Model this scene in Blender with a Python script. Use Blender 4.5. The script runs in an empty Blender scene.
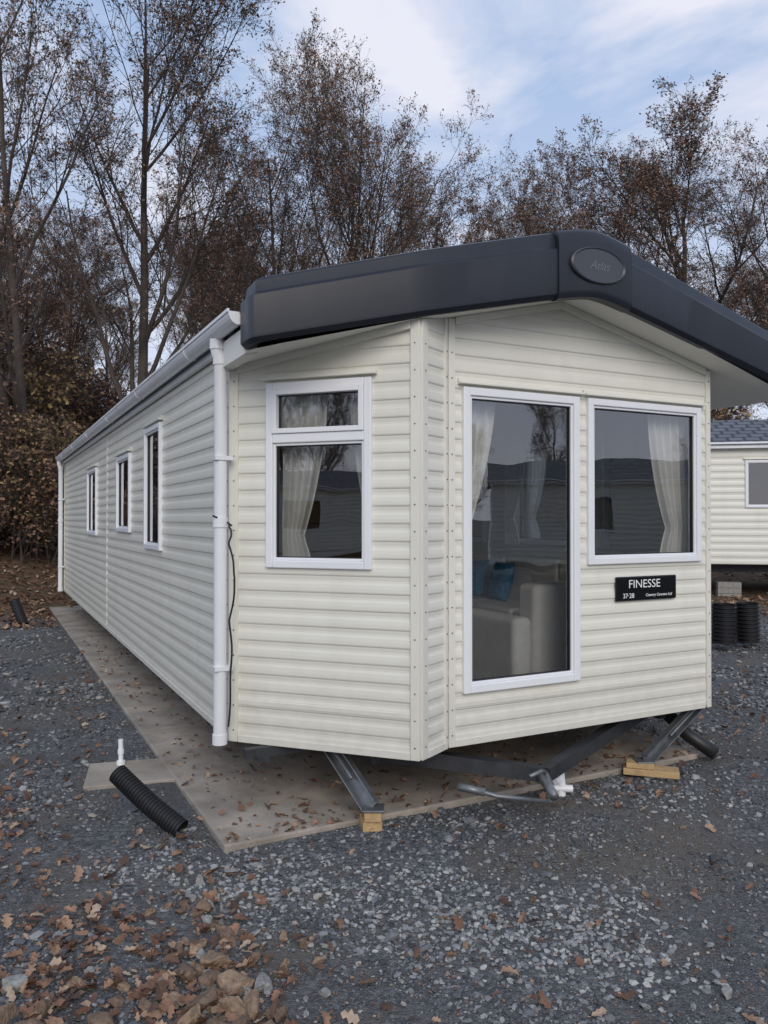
import bpy, math, random
import numpy as np
from mathutils import Vector, Matrix, noise as mnoise
random.seed(7); rng=np.random.default_rng(11)
scn=bpy.context.scene
scn.view_settings.view_transform='Standard'; scn.view_settings.look='None'; scn.view_settings.exposure=0
H=1.75
# ---------------------------------------------------------------- helpers
def new_mat(name):
    m=bpy.data.materials.new(name); m.use_nodes=True
    nt=m.node_tree; b=nt.nodes['Principled BSDF']
    return m,nt,b
def N(nt,t,**kw):
    n=nt.nodes.new(t)
    for k,v in kw.items(): setattr(n,k,v)
    return n
def ramp(nt,stops,interp='LINEAR'):
    r=nt.nodes.new('ShaderNodeValToRGB'); r.color_ramp.interpolation=interp
    e=r.color_ramp.elements
    e[0].position=stops[0][0]; e[0].color=(*stops[0][1],1)
    e[1].position=stops[-1][0]; e[1].color=(*stops[-1][1],1)
    for p,c in stops[1:-1]:
        x=e.new(p); x.color=(*c,1)
    return r
def simple(name,col,rough=.5,metal=0,var=.12,scale=3,bump=0,bscale=60,spec=.5,dirt=None,low=None):
    m,nt,b=new_mat(name)
    tc=N(nt,'ShaderNodeTexCoord'); no=N(nt,'ShaderNodeTexNoise')
    no.inputs['Scale'].default_value=scale; no.inputs['Detail'].default_value=4; no.inputs['Roughness'].default_value=.65
    nt.links.new(tc.outputs['Object'],no.inputs['Vector'])
    lo=tuple(c*(1-var) for c in col); hi=tuple(min(1,c*(1+var)) for c in col)
    r=ramp(nt,[(.3,lo),(.7,hi)])
    nt.links.new(no.outputs['Fac'],r.inputs['Fac'])
    out=r.outputs['Color']
    if dirt:
        n2=N(nt,'ShaderNodeTexNoise'); n2.inputs['Scale'].default_value=1.6; n2.inputs['Detail'].default_value=6
        mp=N(nt,'ShaderNodeMapping'); mp.inputs['Scale'].default_value=(3,3,.5)
        nt.links.new(tc.outputs['Object'],mp.inputs['Vector']); nt.links.new(mp.outputs['Vector'],n2.inputs['Vector'])
        r2=ramp(nt,[(.5,(0,0,0)),(.8,(.45,.45,.45))]); nt.links.new(n2.outputs['Fac'],r2.inputs['Fac'])
        mx=N(nt,'ShaderNodeMix',data_type='RGBA'); nt.links.new(r2.outputs['Color'],mx.inputs[0])
        nt.links.new(out,mx.inputs[6]); mx.inputs[7].default_value=(*dirt,1); out=mx.outputs[2]
    if low:   # splash dirt near the bottom of the walls
        sx=N(nt,'ShaderNodeSeparateXYZ'); nt.links.new(tc.outputs['Object'],sx.inputs[0])
        n4=N(nt,'ShaderNodeTexNoise'); n4.inputs['Scale'].default_value=14; n4.inputs['Detail'].default_value=5; nt.links.new(tc.outputs['Object'],n4.inputs['Vector'])
        mr=N(nt,'ShaderNodeMapRange'); mr.inputs[1].default_value=1.05; mr.inputs[2].default_value=.40; mr.inputs[3].default_value=0; mr.inputs[4].default_value=.55; nt.links.new(sx.outputs['Z'],mr.inputs[0])
        mu=N(nt,'ShaderNodeMath',operation='MULTIPLY'); nt.links.new(mr.outputs[0],mu.inputs[0]); nt.links.new(n4.outputs['Fac'],mu.inputs[1])
        mx=N(nt,'ShaderNodeMix',data_type='RGBA'); nt.links.new(mu.outputs[0],mx.inputs[0])
        nt.links.new(out,mx.inputs[6]); mx.inputs[7].default_value=(*low,1); out=mx.outputs[2]
    nt.links.new(out,b.inputs['Base Color'])
    b.inputs['Roughness'].default_value=rough; b.inputs['Metallic'].default_value=metal
    b.inputs['Specular IOR Level'].default_value=spec
    if bump:
        n3=N(nt,'ShaderNodeTexNoise'); n3.inputs['Scale'].default_value=bscale; n3.inputs['Detail'].default_value=3
        nt.links.new(tc.outputs['Object'],n3.inputs['Vector'])
        bp=N(nt,'ShaderNodeBump'); bp.inputs['Strength'].default_value=bump; bp.inputs['Distance'].default_value=.01
        nt.links.new(n3.outputs['Fac'],bp.inputs['Height']); nt.links.new(bp.outputs['Normal'],b.inputs['Normal'])
    return m
def attr_mat(name,stops,rough=.85,bump=.3,bscale=120,spec=.4,tex=True):
    m,nt,b=new_mat(name)
    a=N(nt,'ShaderNodeAttribute',attribute_name='rnd')
    r=ramp(nt,stops); nt.links.new(a.outputs['Fac'],r.inputs['Fac'])
    b.inputs['Roughness'].default_value=rough; b.inputs['Specular IOR Level'].default_value=spec
    if not tex:
        nt.links.new(r.outputs['Color'],b.inputs['Base Color']); return m
    tc=N(nt,'ShaderNodeTexCoord'); no=N(nt,'ShaderNodeTexNoise'); no.inputs['Scale'].default_value=bscale; no.inputs['Detail'].default_value=2
    nt.links.new(tc.outputs['Object'],no.inputs['Vector'])
    mx=N(nt,'ShaderNodeMix',data_type='RGBA',blend_type='MULTIPLY'); mx.inputs[0].default_value=.5
    nt.links.new(r.outputs['Color'],mx.inputs[6]); 
    r2=ramp(nt,[(.3,(.55,.55,.55)),(.7,(1,1,1))]); nt.links.new(no.outputs['Fac'],r2.inputs['Fac']); nt.links.new(r2.outputs['Color'],mx.inputs[7])
    nt.links.new(mx.outputs[2],b.inputs['Base Color'])
    if bump:
        bp=N(nt,'ShaderNodeBump'); bp.inputs['Strength'].default_value=bump; bp.inputs['Distance'].default_value=.004
        nt.links.new(no.outputs['Fac'],bp.inputs['Height']); nt.links.new(bp.outputs['Normal'],b.inputs['Normal'])
    return m
def np_mesh(name,V,F,k,mats,rnd=None,matidx=None,smooth=False):
    V=np.asarray(V,dtype=np.float32); F=np.asarray(F,dtype=np.int32).reshape(-1,k)
    me=bpy.data.meshes.new(name); me.vertices.add(len(V)); me.vertices.foreach_set('co',V.ravel())
    n=len(F); me.loops.add(n*k); me.loops.foreach_set('vertex_index',F.ravel())
    me.polygons.add(n); me.polygons.foreach_set('loop_start',np.arange(n,dtype=np.int32)*k)
    try: me.polygons.foreach_set('loop_total',np.full(n,k,dtype=np.int32))
    except Exception: pass
    for m in mats: me.materials.append(m)
    if matidx is not None: me.polygons.foreach_set('material_index',np.asarray(matidx,dtype=np.int32))
    me.polygons.foreach_set('use_smooth',np.full(n,smooth))
    me.update(calc_edges=True)
    if rnd is not None:
        a=me.attributes.new('rnd','FLOAT','FACE'); a.data.foreach_set('value',np.asarray(rnd,dtype=np.float32))
    return me
def link(ob,parent=None):
    scn.collection.objects.link(ob)
    if parent: ob.parent=parent
    return ob
def empty(name,loc=(0,0,0)):
    e=bpy.data.objects.new(name,None); e.location=loc; e.empty_display_size=.3; scn.collection.objects.link(e); return e
class MB:
    def __init__(s): s.v=[]; s.f=[]
    def quad(s,*p):
        i=len(s.v); s.v+= [tuple(q) for q in p]; s.f.append(tuple(range(i,i+len(p))))
    def box(s,fr,s0,s1,o0,o1,z0,z1):
        c=[fr(a,b,c) for c in (z0,z1) for b in (o0,o1) for a in (s0,s1)]
        i=len(s.v); s.v+=[tuple(q) for q in c]
        for f in ((0,1,3,2),(4,6,7,5),(0,4,5,1),(2,3,7,6),(0,2,6,4),(1,5,7,3)): s.f.append(tuple(i+j for j in f))
    def tube(s,pts,radii,sides=10,cap=True,closed=False):
        pts=[Vector(p) for p in pts]; n=len(pts)
        if not hasattr(radii,'__len__'): radii=[radii]*n
        base=len(s.v); ref=None
        for i,p in enumerate(pts):
            t=(pts[min(i+1,n-1)]-pts[max(i-1,0)])
            t=t.normalized() if t.length>1e-9 else Vector((0,0,1))
            if ref is None: ref=t.orthogonal().normalized()
            ref=(ref-t*ref.dot(t)); ref=ref.normalized() if ref.length>1e-6 else t.orthogonal().normalized()
            b=t.cross(ref)
            for j in range(sides):
                a=2*math.pi*j/sides; s.v.append(tuple(p+(ref*math.cos(a)+b*math.sin(a))*radii[i]))
        for i in range(n-1):
            for j in range(sides):
                a=base+i*sides+j; c=base+i*sides+(j+1)%sides
                s.f.append((a,c,c+sides,a+sides))
        if cap:
            s.f.append(tuple(base+j for j in range(sides))[::-1]); s.f.append(tuple(base+(n-1)*sides+j for j in range(sides)))
    def obj(s,name,mat,parent=None,smooth=False,bevel=0,seg=2,autos=None):
        me=bpy.data.meshes.new(name); me.from_pydata(s.v,[],s.f); me.materials.append(mat); me.update()
        if smooth: me.polygons.foreach_set('use_smooth',[True]*len(me.polygons))
        o=bpy.data.objects.new(name,me); link(o,parent)
        if bevel:
            b=o.modifiers.new('bev','BEVEL'); b.width=bevel; b.segments=seg; b.limit_method='ANGLE'
        if autos:
            import bmesh
            bm=bmesh.new(); bm.from_mesh(me); bmesh.ops.remove_doubles(bm,verts=bm.verts,dist=1e-5)
            bmesh.ops.recalc_face_normals(bm,faces=bm.faces)
            for e in bm.edges:
                if len(e.link_faces)==2 and e.calc_face_angle(0)>math.radians(autos): e.smooth=False
            for f in bm.faces: f.smooth=True
            bm.to_mesh(me); bm.free()
        return o
def frame(A,B):
    A=Vector(A); B=Vector(B); d=(B-A); L=d.length; d=d/L; n=Vector((d.y,-d.x))
    def fr(s,o,z): q=A+d*s+n*o; return Vector((q.x,q.y,z))
    fr.L=L; fr.d=d; fr.n=n; fr.A=A
    return fr
# ---------------------------------------------------------------- materials
cream=simple('cream_cladding',(.755,.74,.655),rough=.33,var=.03,scale=2,dirt=(.63,.61,.53),low=(.44,.41,.35))
creamtrim=simple('cream_trim',(.76,.745,.665),rough=.35,var=.03,low=(.44,.41,.35))
upvc=simple('white_upvc',(.82,.83,.85),rough=.3,var=.02)
gutw=simple('white_gutter',(.79,.80,.82),rough=.35,var=.05,dirt=(.55,.57,.55))
soff=simple('soffit',(.78,.77,.71),rough=.5,var=.03)
navy=simple('fascia_charcoal',(.015,.018,.027),rough=.38,var=.15,scale=1.5,spec=.4,dirt=(.03,.033,.042))
navy2=simple('badge_grey',(.055,.06,.072),rough=.4,var=.1)
silver=simple('silver_letters',(.16,.165,.18),rough=.35,metal=.3,var=.05)
roofm=simple('roof_dark',(.06,.065,.075),rough=.7,var=.2,bump=.2)
galv=simple('galvanised_steel',(.20,.21,.22),rough=.45,metal=.6,var=.3,scale=12)
black=simple('black_plastic',(.014,.014,.016),rough=.45,var=.2)
chass=simple('chassis_steel',(.05,.052,.058),rough=.55,metal=.4,var=.3,scale=8)
wood=simple('timber',(.50,.34,.17),rough=.75,var=.25,scale=9,bump=.3)
blockm=simple('concrete_block',(.28,.27,.25),rough=.9,var=.25,scale=20,bump=.5)
curt=simple('curtain_fabric',(.80,.78,.74),rough=.9,var=.06,scale=10)
intm=simple('interior_wall',(.50,.43,.35),rough=.8,var=.05)
floorm=simple('interior_floor',(.24,.19,.14),rough=.8,var=.1)
sofam=simple('sofa_fabric',(.72,.70,.68),rough=.9,var=.06,scale=20,bump=.2,bscale=300)
teal=simple('teal_fabric',(.05,.25,.45),rough=.85,var=.4,scale=25)
lime=simple('lime_fabric',(.60,.56,.16),rough=.85,var=.1)
whiteink=simple('white_ink',(.85,.85,.85),rough=.5,var=.01)
plate=simple('plate_black',(.006,.006,.007),rough=.2,var=.1)
blocko=simple('rust_screw',(.16,.14,.12),rough=.5,metal=.6)
bark=simple('bark',(.068,.053,.045),rough=.95,var=.4,scale=2.5)
def mk_glass():
    m,nt,b=new_mat('window_glass'); nt.nodes.remove(b)
    out=[n for n in nt.nodes if n.type=='OUTPUT_MATERIAL'][0]
    tr=N(nt,'ShaderNodeBsdfTransparent'); tr.inputs[0].default_value=(.90,.92,.92,1)
    gl=N(nt,'ShaderNodeBsdfGlossy'); gl.inputs['Roughness'].default_value=.0; gl.inputs[0].default_value=(.95,.97,1,1)
    fr=N(nt,'ShaderNodeFresnel'); fr.inputs[0].default_value=1.5
    tc=N(nt,'ShaderNodeTexCoord'); no=N(nt,'ShaderNodeTexNoise'); no.inputs['Scale'].default_value=1.5
    nt.links.new(tc.outputs['Object'],no.inputs['Vector'])
    bp=N(nt,'ShaderNodeBump'); bp.inputs['Strength'].default_value=.06; bp.inputs['Distance'].default_value=.05
    nt.links.new(no.outputs['Fac'],bp.inputs['Height']); nt.links.new(bp.outputs['Normal'],gl.inputs['Normal'])
    ma=N(nt,'ShaderNodeMath',operation='MULTIPLY_ADD'); ma.inputs[1].default_value=1.6; ma.inputs[2].default_value=.11
    nt.links.new(fr.outputs[0],ma.inputs[0])
    mx=N(nt,'ShaderNodeMixShader'); nt.links.new(ma.outputs[0],mx.inputs[0]); nt.links.new(tr.outputs[0],mx.inputs[1]); nt.links.new(gl.outputs[0],mx.inputs[2])
    nt.links.new(mx.outputs[0],out.inputs[0]); return m
glass=mk_glass()
# ---------------------------------------------------------------- caravan coordinates
ang=math.radians(27.1)
wv=Vector((math.cos(ang),math.sin(ang))); fv=Vector((math.sin(ang),-math.cos(ang)))
L0=Vector((-.923,4.737))
def P2(u,v): return L0+wv*u+fv*v
def P(u,v,z): q=P2(u,v); return Vector((q.x,q.y,z))
def PF(s,o,z): return P(s,o,z)
UW=3.86; UC=1.93; VB=-11.1; ZB=H-1.33
def clip(poly,a,b):   # keep z<=a+b*s
    out=[]
    for i in range(len(poly)):
        p=poly[i]; q=poly[(i+1)%len(poly)]
        fp=a+b*p[0]-p[1]; fq=a+b*q[0]-q[1]
        if fp>=0: out.append(p)
        if (fp>=0)!=(fq>=0):
            t=fp/(fp-fq); out.append((p[0]+(q[0]-p[0])*t,p[1]+(q[1]-p[1])*t))
    return out
PROF=[(0,.0050),(.05,.0095),(.12,.0115),(.30,.0112),(.52,.0085),(.66,.0040),(.78,.0028),(.90,.0040),(1.0,.0045)]
def siding(mb,fr,z0,tops,ops=(),pitch=.1,s0=0,s1=None):
    if s1 is None: s1=fr.L
    zmax=max(min(a+b*s for a,b in tops) for s in np.linspace(s0,s1,30))+.02
    zc=z0
    def intervals(z):
        iv=[(s0,s1)]
        for (a,b,c,d) in ops:
            if c<z<d:
                ni=[]
                for x,y in iv:
                    if b<=x or a>=y: ni.append((x,y)); continue
                    if a>x: ni.append((x,a))
                    if b<y: ni.append((b,y))
                iv=ni
        return iv
    while zc<zmax:
        def dep(z):
            f=min(1,max(0,(z-zc)/pitch))
            for (f0,d0),(f1,d1) in zip(PROF,PROF[1:]):
                if f<=f1+1e-6: return d0+(d1-d0)*(f-f0)/(f1-f0)
            return 0
        zs=sorted(set([round(zc+f*pitch,5) for f,_ in PROF]+[round(z,5) for o in ops for z in o[2:] if zc<z<zc+pitch]))
        for za,zb in zip(zs,zs[1:]):
            for x,y in intervals((za+zb)/2):
                poly=[(x,za),(y,za),(y,zb),(x,zb)]
                for a,b in tops: 
                    if poly: poly=clip(poly,a,b)
                if len(poly)>=3: mb.quad(*[fr(s,dep(z),z) for s,z in poly])
        zc+=pitch
def window(fr,s0,s1,z0,z1,parent,mull=None,w=.045,name='window',cap=True):
    e=bpy.data.objects.new(name,None); link(e,parent)
    mb=MB(); o0,o1=-.05,.035
    mb.box(fr,s0,s0+w,o0,o1,z0,z1); mb.box(fr,s1-w,s1,o0,o1,z0,z1)
    mb.box(fr,s0+w,s1-w,o0,o1,z0,z0+w); mb.box(fr,s0+w,s1-w,o0,o1,z1-w,z1)
    zz=[(z0+w,z1-w)]
    if mull: 
        mb.box(fr,s0+w,s1-w,o0,o1,mull-.028,mull+.028); zz=[(z0+w,mull-.028),(mull+.028,z1-w)]
    mb.obj(name+'_frame',upvc,e,bevel=.006)
    mb=MB(); gk=MB(); gm=MB()
    for k,(a,b) in enumerate(zz):
        t=.016 if not(mull and k==1) else .03
        x0,x1=s0+w,s1-w; oi0,oi1=-.03,(.022 if not(mull and k==1) else .046)
        mb.box(fr,x0,x0+t,oi0,oi1,a,b); mb.box(fr,x1-t,x1,oi0,oi1,a,b)
        mb.box(fr,x0+t,x1-t,oi0,oi1,a,a+t); mb.box(fr,x0+t,x1-t,oi0,oi1,b-t,b)
        g=.005; X0,X1,A,B=x0+t,x1-t,a+t,b-t
        gk.box(fr,X0,X0+g,-.02,.008,A,B); gk.box(fr,X1-g,X1,-.02,.008,A,B)
        gk.box(fr,X0+g,X1-g,-.02,.008,A,A+g); gk.box(fr,X0+g,X1-g,-.02,.008,B-g,B)
        gm.quad(fr(X0,-.004,A),fr(X1,-.004,A),fr(X1,-.004,B),fr(X0,-.004,B))
    mb.obj(name+'_sash',upvc,e,bevel=.004); gk.obj(name+'_gasket',black,e); gm.obj(name+'_glass',glass,e)
    if cap:
        mb=MB(); mb.box(fr,s0-.03,s1+.03,.0,.05,z1+.014,z1+.028); mb.box(fr,s0-.03,s1+.03,.0,.024,z1+.028,z1+.05)
        mb.obj(name+'_drip_cap',creamtrim,e,bevel=.003)
    return e
def curtain(fr,s0,s1,z0,z1,side,parent,tie=None,out=-.14,folds=5,amp=.022,tiew=.4,botw=.7):
    mb=MB(); nx=60; nz=24; V=[]
    for i in range(nz+1):
        z=z1+(z0-z1)*i/nz
        if tie is None: wf=1
        elif z>tie: wf=1+(tiew-1)*((z1-z)/(z1-tie))**1.8
        else: wf=tiew+(botw-tiew)*min(1,((tie-z)/max(.01,tie-z0))**.6)
        for j in range(nx+1):
            t=j/nx; w=(s1-s0)*wf; s=(s0+w*t) if side=='l' else (s1-w*t)
            V.append(tuple(fr(s,out+amp*math.sin(t*folds*2*math.pi+math.sin(z*3)*.4)+.006*math.sin(t*23+z*4),z)))
    mb.v=V
    for i in range(nz):
        for j in range(nx):
            a=i*(nx+1)+j; mb.f.append((a,a+1,a+nx+2,a+nx+1))
    return mb.obj('curtain',curt,parent,smooth=True)
# ================================================================ main caravan
car=empty('static_caravan')
fS=frame(P2(0,VB),P2(0,0)); fA=frame(P2(0,0),P2(.819,.865)); fB=frame(P2(.819,.865),P2(1.084,.72))
fC=frame(P2(1.084,.72),P2(3.277,.72)); fD=frame(P2(3.277,.72),P2(UW,0)); fE=frame(P2(UW,0),P2(UW,VB)); fG=frame(P2(UW,VB),P2(0,VB))
SL=.24; Z0=H+.92
mb=MB()
LS=-VB
sw=[(LS-2.79,LS-2.06,H-.27,H+.82),(LS-4.5,LS-3.62,H-.14,H+.68),(LS-7.3,LS-6.3,H-.22,H+.69)]
siding(mb,fS,ZB,[(H+1.06,0)],[(a+.01,b-.01,c+.01,d-.01) for a,b,c,d in sw])
ka=.819/fA.L; kb=.265/fB.L
wa=(.2054*fA.L,.766*fA.L,H-.288,H+.806)
siding(mb,fA,ZB,[(Z0,SL*ka)],[(wa[0]+.01,wa[1]-.01,wa[2]+.01,wa[3]-.01)])
siding(mb,fB,ZB,[(Z0+SL*.819,SL*kb)])
wd=(.098,.985,H-1.035,H+.785); wc=(1.055,2.092,H-.298,H+.785)
siding(mb,fC,ZB,[(Z0+SL*1.084,SL),(Z0+SL*(UW-1.084),-SL)],[(a+.01,b-.01,c+.01,d-.01) for a,b,c,d in (wd,wc)])
kd=(UW-3.277)/fD.L
wD=(.17,.75,H-.29,H+.75); wE=[(.9,2.3,H-.27,H+.8),(2.9,3.9,H-.27,H+.8)]
siding(mb,fD,ZB,[(Z0+SL*(UW-3.277),-SL*kd)],[(wD[0]+.01,wD[1]-.01,wD[2]+.01,wD[3]-.01)])
siding(mb,fE,ZB,[(H+1.06,0)],[(a+.01,b-.01,c+.01,d-.01) for a,b,c,d in wE])
siding(mb,fG,ZB,[(H+1.06,SL),(H+1.06+SL*UW,-SL)])
mb.obj('cladding',cream,car)
for q in sw: window(fS,*q,car,name='side_window')
for q in wE: window(fE,*q,car,name='side_window')
window(fD,*wD,car,name='bay_window',cap=False)
window(fA,*wa,car,mull=H+.475,name='bay_window'); window(fC,*wd,car,name='patio_door',w=.05); window(fC,*wc,car,name='front_window')
# trims
tr=MB(); scr=MB()
def vtrim(fr,s0,s1,z0,z1,o=.024):
    tr.box(fr,s0,s1,-.01,o,z0,z1)
    z=z0+.07
    while z<z1-.05:
        s=(s0+s1)/2; scr.tube([fr(s,o-.002,z),fr(s,o+.003,z)],.0045,6); z+=.15
vtrim(fA,.001,.05,ZB-.01,Z0-.01,.022); vtrim(fA,fA.L-.05,fA.L+.004,ZB-.01,Z0+SL*.8,.022)
vtrim(fB,.0,.06,ZB-.01,Z0+SL*.82,.019); vtrim(fB,fB.L-.05,fB.L-.024,ZB-.01,Z0+SL*1.06,.022)
vtrim(fC,.0,.045,ZB-.01,Z0+SL*1.08,.022); vtrim(fC,fC.L-.04,fC.L+.003,ZB-.01,Z0+SL*(UW-3.28),.022)
vtrim(fS,fS.L-.06,fS.L+.012,ZB-.01,H+1.04,.021); vtrim(fS,.0,.06,ZB-.01,H+1.04,.021)
vtrim(fS,fS.L-5.4,fS.L-5.375,ZB-.0,H+1.04,.014); 
for fr,e in ((fS,.06),(fA,.05),(fB,.06),(fC,.045)):
    tr.box(fr,e+.002,fr.L-.064 if fr is fS else fr.L-.052,-.02,.018,ZB-.012,ZB+.03)
for fr,a,b in ((fA,.052,fA.L-.053),(fC,.048,fC.L-.045)):
    tr.box(fr,a,b,.0,.0145,H-1.115,H-1.085)
def cove(fr,sa,sb,za,zb,h=.045,o=.03):
    q=[fr(sa,x,za+dz) for x,dz in ((0,-h),(o,-h),(o,.0),(0,.0))]+[fr(sb,x,zb+dz) for x,dz in ((0,-h),(o,-h),(o,.0),(0,.0))]
    i=len(tr.v); tr.v+=[tuple(x) for x in q]
    for f in ((0,1,5,4),(1,2,6,5),(2,3,7,6),(0,4,7,3),(0,3,2,1),(4,5,6,7)): tr.f.append(tuple(i+j for j in f))
cove(fA,.05,fA.L-.05,Z0+SL*ka*.05,Z0+SL*ka*(fA.L-.05),.05,.035)
cove(fC,.046,UC-1.084,Z0+SL*1.13,Z0+SL*UC); cove(fC,UC-1.083,fC.L-.045,Z0+SL*UC,Z0+SL*(UW-3.232))
tr.obj('corner_trims',creamtrim,car,bevel=.003); scr.obj('screws',blocko,car)
# roof
mb=MB()
for sgn in (0,1):
    def U(u): return u if sgn==0 else UW-u
    e0,e1=-.10,UC
    mb.quad(P(U(e0),VB-.1,H+1.13),P(U(e1),VB-.1,H+1.62),P(U(e1),.9,H+1.62),P(U(e0),.5,H+1.13))
    mb.quad(P(U(e0),VB-.1,H+1.07),P(U(0),VB-.1,H+1.07),P(U(0),.12,H+1.07),P(U(e0),.12,H+1.07))
    mb.quad(P(U(e0),VB-.1,H+1.07),P(U(e0),VB-.1,H+1.13),P(U(e0),.48,H+1.13),P(U(e0),.48,H+1.07))
    mb.quad(P(U(e0),VB-.1,H+1.07),P(U(e0),VB-.1,H+1.13),P(U(e1),VB-.1,H+1.62),P(U(e1),VB-.1,H+1.4))
mb.obj('roof',roofm,car)
# fascia sweep
def sm(d,c): return math.sqrt(d*d+c)-math.sqrt(c)
Tz=lambda u:H+1.745-.245*sm(u-UC,.012)
Bz=lambda u:H+1.335-.212*sm(u-UC,.012)
key=[(-.085,.50),(-.09,.66),(-.08,.69),(-.04,.705),(.8,.935),(1.55,1.03),(1.93,1.045),(2.31,1.03),(3.06,.99),(3.89,.95),(3.95,.93),(3.98,.88),(3.98,.35)]
path=[]
for (a,b),(c,d) in zip(key,key[1:]):
    n=max(1,int(math.hypot(c-a,d-b)/.08))
    for i in range(n): path.append((a+(c-a)*i/n,b+(d-b)*i/n))
path.append(key[-1])
def sweep(mb,path,sect,zt,zb,caps=False):
    n=len(path); rings=[]
    for i,(u,v) in enumerate(path):
        a=path[max(0,i-1)]; b=path[min(n-1,i+1)]
        t=Vector((b[0]-a[0],b[1]-a[1])).normalized(); nn=Vector((-t.y,t.x))
        T=zt(u); B=zb(u)
        def pos(o):
            if o<-.15: return (u+(UC-u)*min(1,.12),v-.35)
            return (u+nn.x*o,v+nn.y*o)
        rings.append([P(*pos(o),(B+(T-B)*f+dz)) for o,f,dz in sect])
    base=len(mb.v); k=len(sect)
    for r in rings: mb.v+=[tuple(x) for x in r]
    for i in range(n-1):
        for j in range(k-1):
            a=base+i*k+j; mb.f.append((a,a+k,a+k+1,a+1))
    if caps:
        mb.f.append(tuple(base+j for j in range(k))); mb.f.append(tuple(base+(n-1)*k+j for j in range(k))[::-1])
sect=[(-.05,0,.05),(-.05,0,.0),(-.012,0,-.002),(.0,0,.010),(.012,.06,0),(.014,.10,0),(.014,.70,0),(.010,.72,0),(-.006,.745,0),(-.012,.77,0),(-.020,.93,0),(-.028,.97,0),(-.045,.993,0),(-.08,1.0,0),(-.5,1.0,.0)]
mb=MB(); sweep(mb,path,sect,Tz,Bz); mb.obj('roof_fascia',navy,car,autos=28)
cp=[(u,v) for u,v in path if 1.63<u<2.23 and v>.9]
sc=[(-.06,0,.0),(-.02,0,-.012),(.012,0,-.004),(.024,.05,0),(.028,.1,0),(.026,.80,0),(.018,.93,0),(-.0,.98,.004),(-.05,1,.010),(-.10,1,.012)]
mb=MB(); sweep(mb,cp,sc,Tz,Bz,caps=True); mb.obj('fascia_centre_cap',navy,car,autos=40)
# badge
e=bpy.data.objects.new('badge',None); link(e,car)
fN=lambda s,o,z: P(UC+s,1.045+o,z)
bc=H+1.515
mb=MB(); K=48
ring=[]; 
for (r,o) in ((1.0,.02),(1.0,.036),(.95,.043),(.90,.036),(.0,.036)):
    ring.append([tuple(fN(.212*r*math.cos(2*math.pi*i/K),o,bc+.108*r*math.sin(2*math.pi*i/K))) for i in range(K)])
for a,b in zip(ring,ring[1:]):
    base=len(mb.v); mb.v+=a+b
    for i in range(K): mb.f.append((base+i,base+(i+1)%K,base+K+(i+1)%K,base+K+i))
mb.obj('badge_plate',navy2,e,smooth=False)
def text(body,fr,s,o,z,size,mat,parent,name,shear=0,align='CENTER',sx=1,ext=.001):
    c=bpy.data.curves.new(name,'FONT'); c.body=body; c.size=size; c.extrude=ext; c.align_x=align; c.align_y='CENTER'; c.shear=shear
    c.materials.append(mat); ob=bpy.data.objects.new(name,c); link(ob,parent)
    o0=fr(s,o,z); dx=(fr(s+1,o,z)-o0).normalized(); dn=(fr(s,o+1,z)-o0).normalized()
    M=Matrix((( dx.x*sx,0,dn.x,o0.x),(dx.y*sx,0,dn.y,o0.y),(dx.z*sx,1,dn.z,o0.z),(0,0,0,1)))
    ob.matrix_world=M; return ob
text('Atlas',fN,0,.037,bc-.002,.075,silver,e,'badge_lettering',shear=.5)
# soffit
mb=MB()
vf=lambda u: np.interp(u,[-.12,-.03,.8,1.93,3.06,3.95,3.98],[.62,.70,.93,1.04,.99,.93,.88])
zs=lambda u: Z0+SL*min(u,UW-u)+.001
us=list(np.linspace(-.08,UC,14))+list(np.linspace(UC,UW+.11,14))[1:]
for a,b in zip(us,us[1:]):
    mb.quad(P(a,-.0,zs(a)),P(b,-.0,zs(b)),P(b,vf(b)-.03,zs(b)),P(a,vf(a)-.03,zs(a)))
mb.box(PF,-.078,-.005,-.02,.5,Z0-.02,H+1.05)
mb.obj('soffit',soff,car)
# gutter & downpipes
mb=MB(); g=[]
K=10; VE=.48
for v in (VB-.05,VE):
    for i in range(K+1):
        a=math.pi*i/K; g.append(tuple(P(-.105-.055*math.cos(a),v,H+1.135-.07*math.sin(a))))
b0=len(mb.v); mb.v+=g
for i in range(K): mb.f.append((b0+i,b0+i+1,b0+K+2+i,b0+K+1+i))
mb.f.append(tuple(range(b0+K+1,b0+2*K+2))); mb.f.append(tuple(range(b0,b0+K+1)))
mb.box(PF,-.167,-.155,VB-.05,VE,H+1.13,H+1.148)
v=-.6
while v>VB: 
    mb.tube([P(-.105-.057*math.cos(a),v,H+1.136-.072*math.sin(a)) for a in np.linspace(0,math.pi,9)],.006,6); v-=1.9
mb.box(PF,-.054,-.018,VB-.05,.10,H+1.03,H+1.12)
mb.obj('gutter',gutw,car,smooth=False)
mb=MB()
for vv in (.045,VB+.1):
    mb.tube([P(-.105,vv,H+1.07),P(-.105,vv,H+1.0),P(-.085,vv,H+.94),P(-.085,vv,ZB+.02),P(-.085,vv,ZB-.01)],.039,16)
    for z in (H+1.04,H+.95,H-.02,ZB+.02):
        mb.tube([P(-.085 if z<H+1 else -.105,vv,z-.03),P(-.085 if z<H+1 else -.105,vv,z+.03)],.045,16)
    for z in (H+.35,H-.9): mb.box(PF,-.128,-.02,vv-.046,vv+.046,z,z+.025)
mb.obj('downpipes',gutw,car,autos=40)
mb=MB()
cb=[P(-.05,.07,H-.02),P(-.035,.1,H-.06),P(-.05,.12,H-.15),P(-.02,.14,H-.35),P(-.045,.12,H-.6),P(-.03,.1,H-.9),P(-.05,.08,H-1.3)]
cbs=[]
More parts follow.
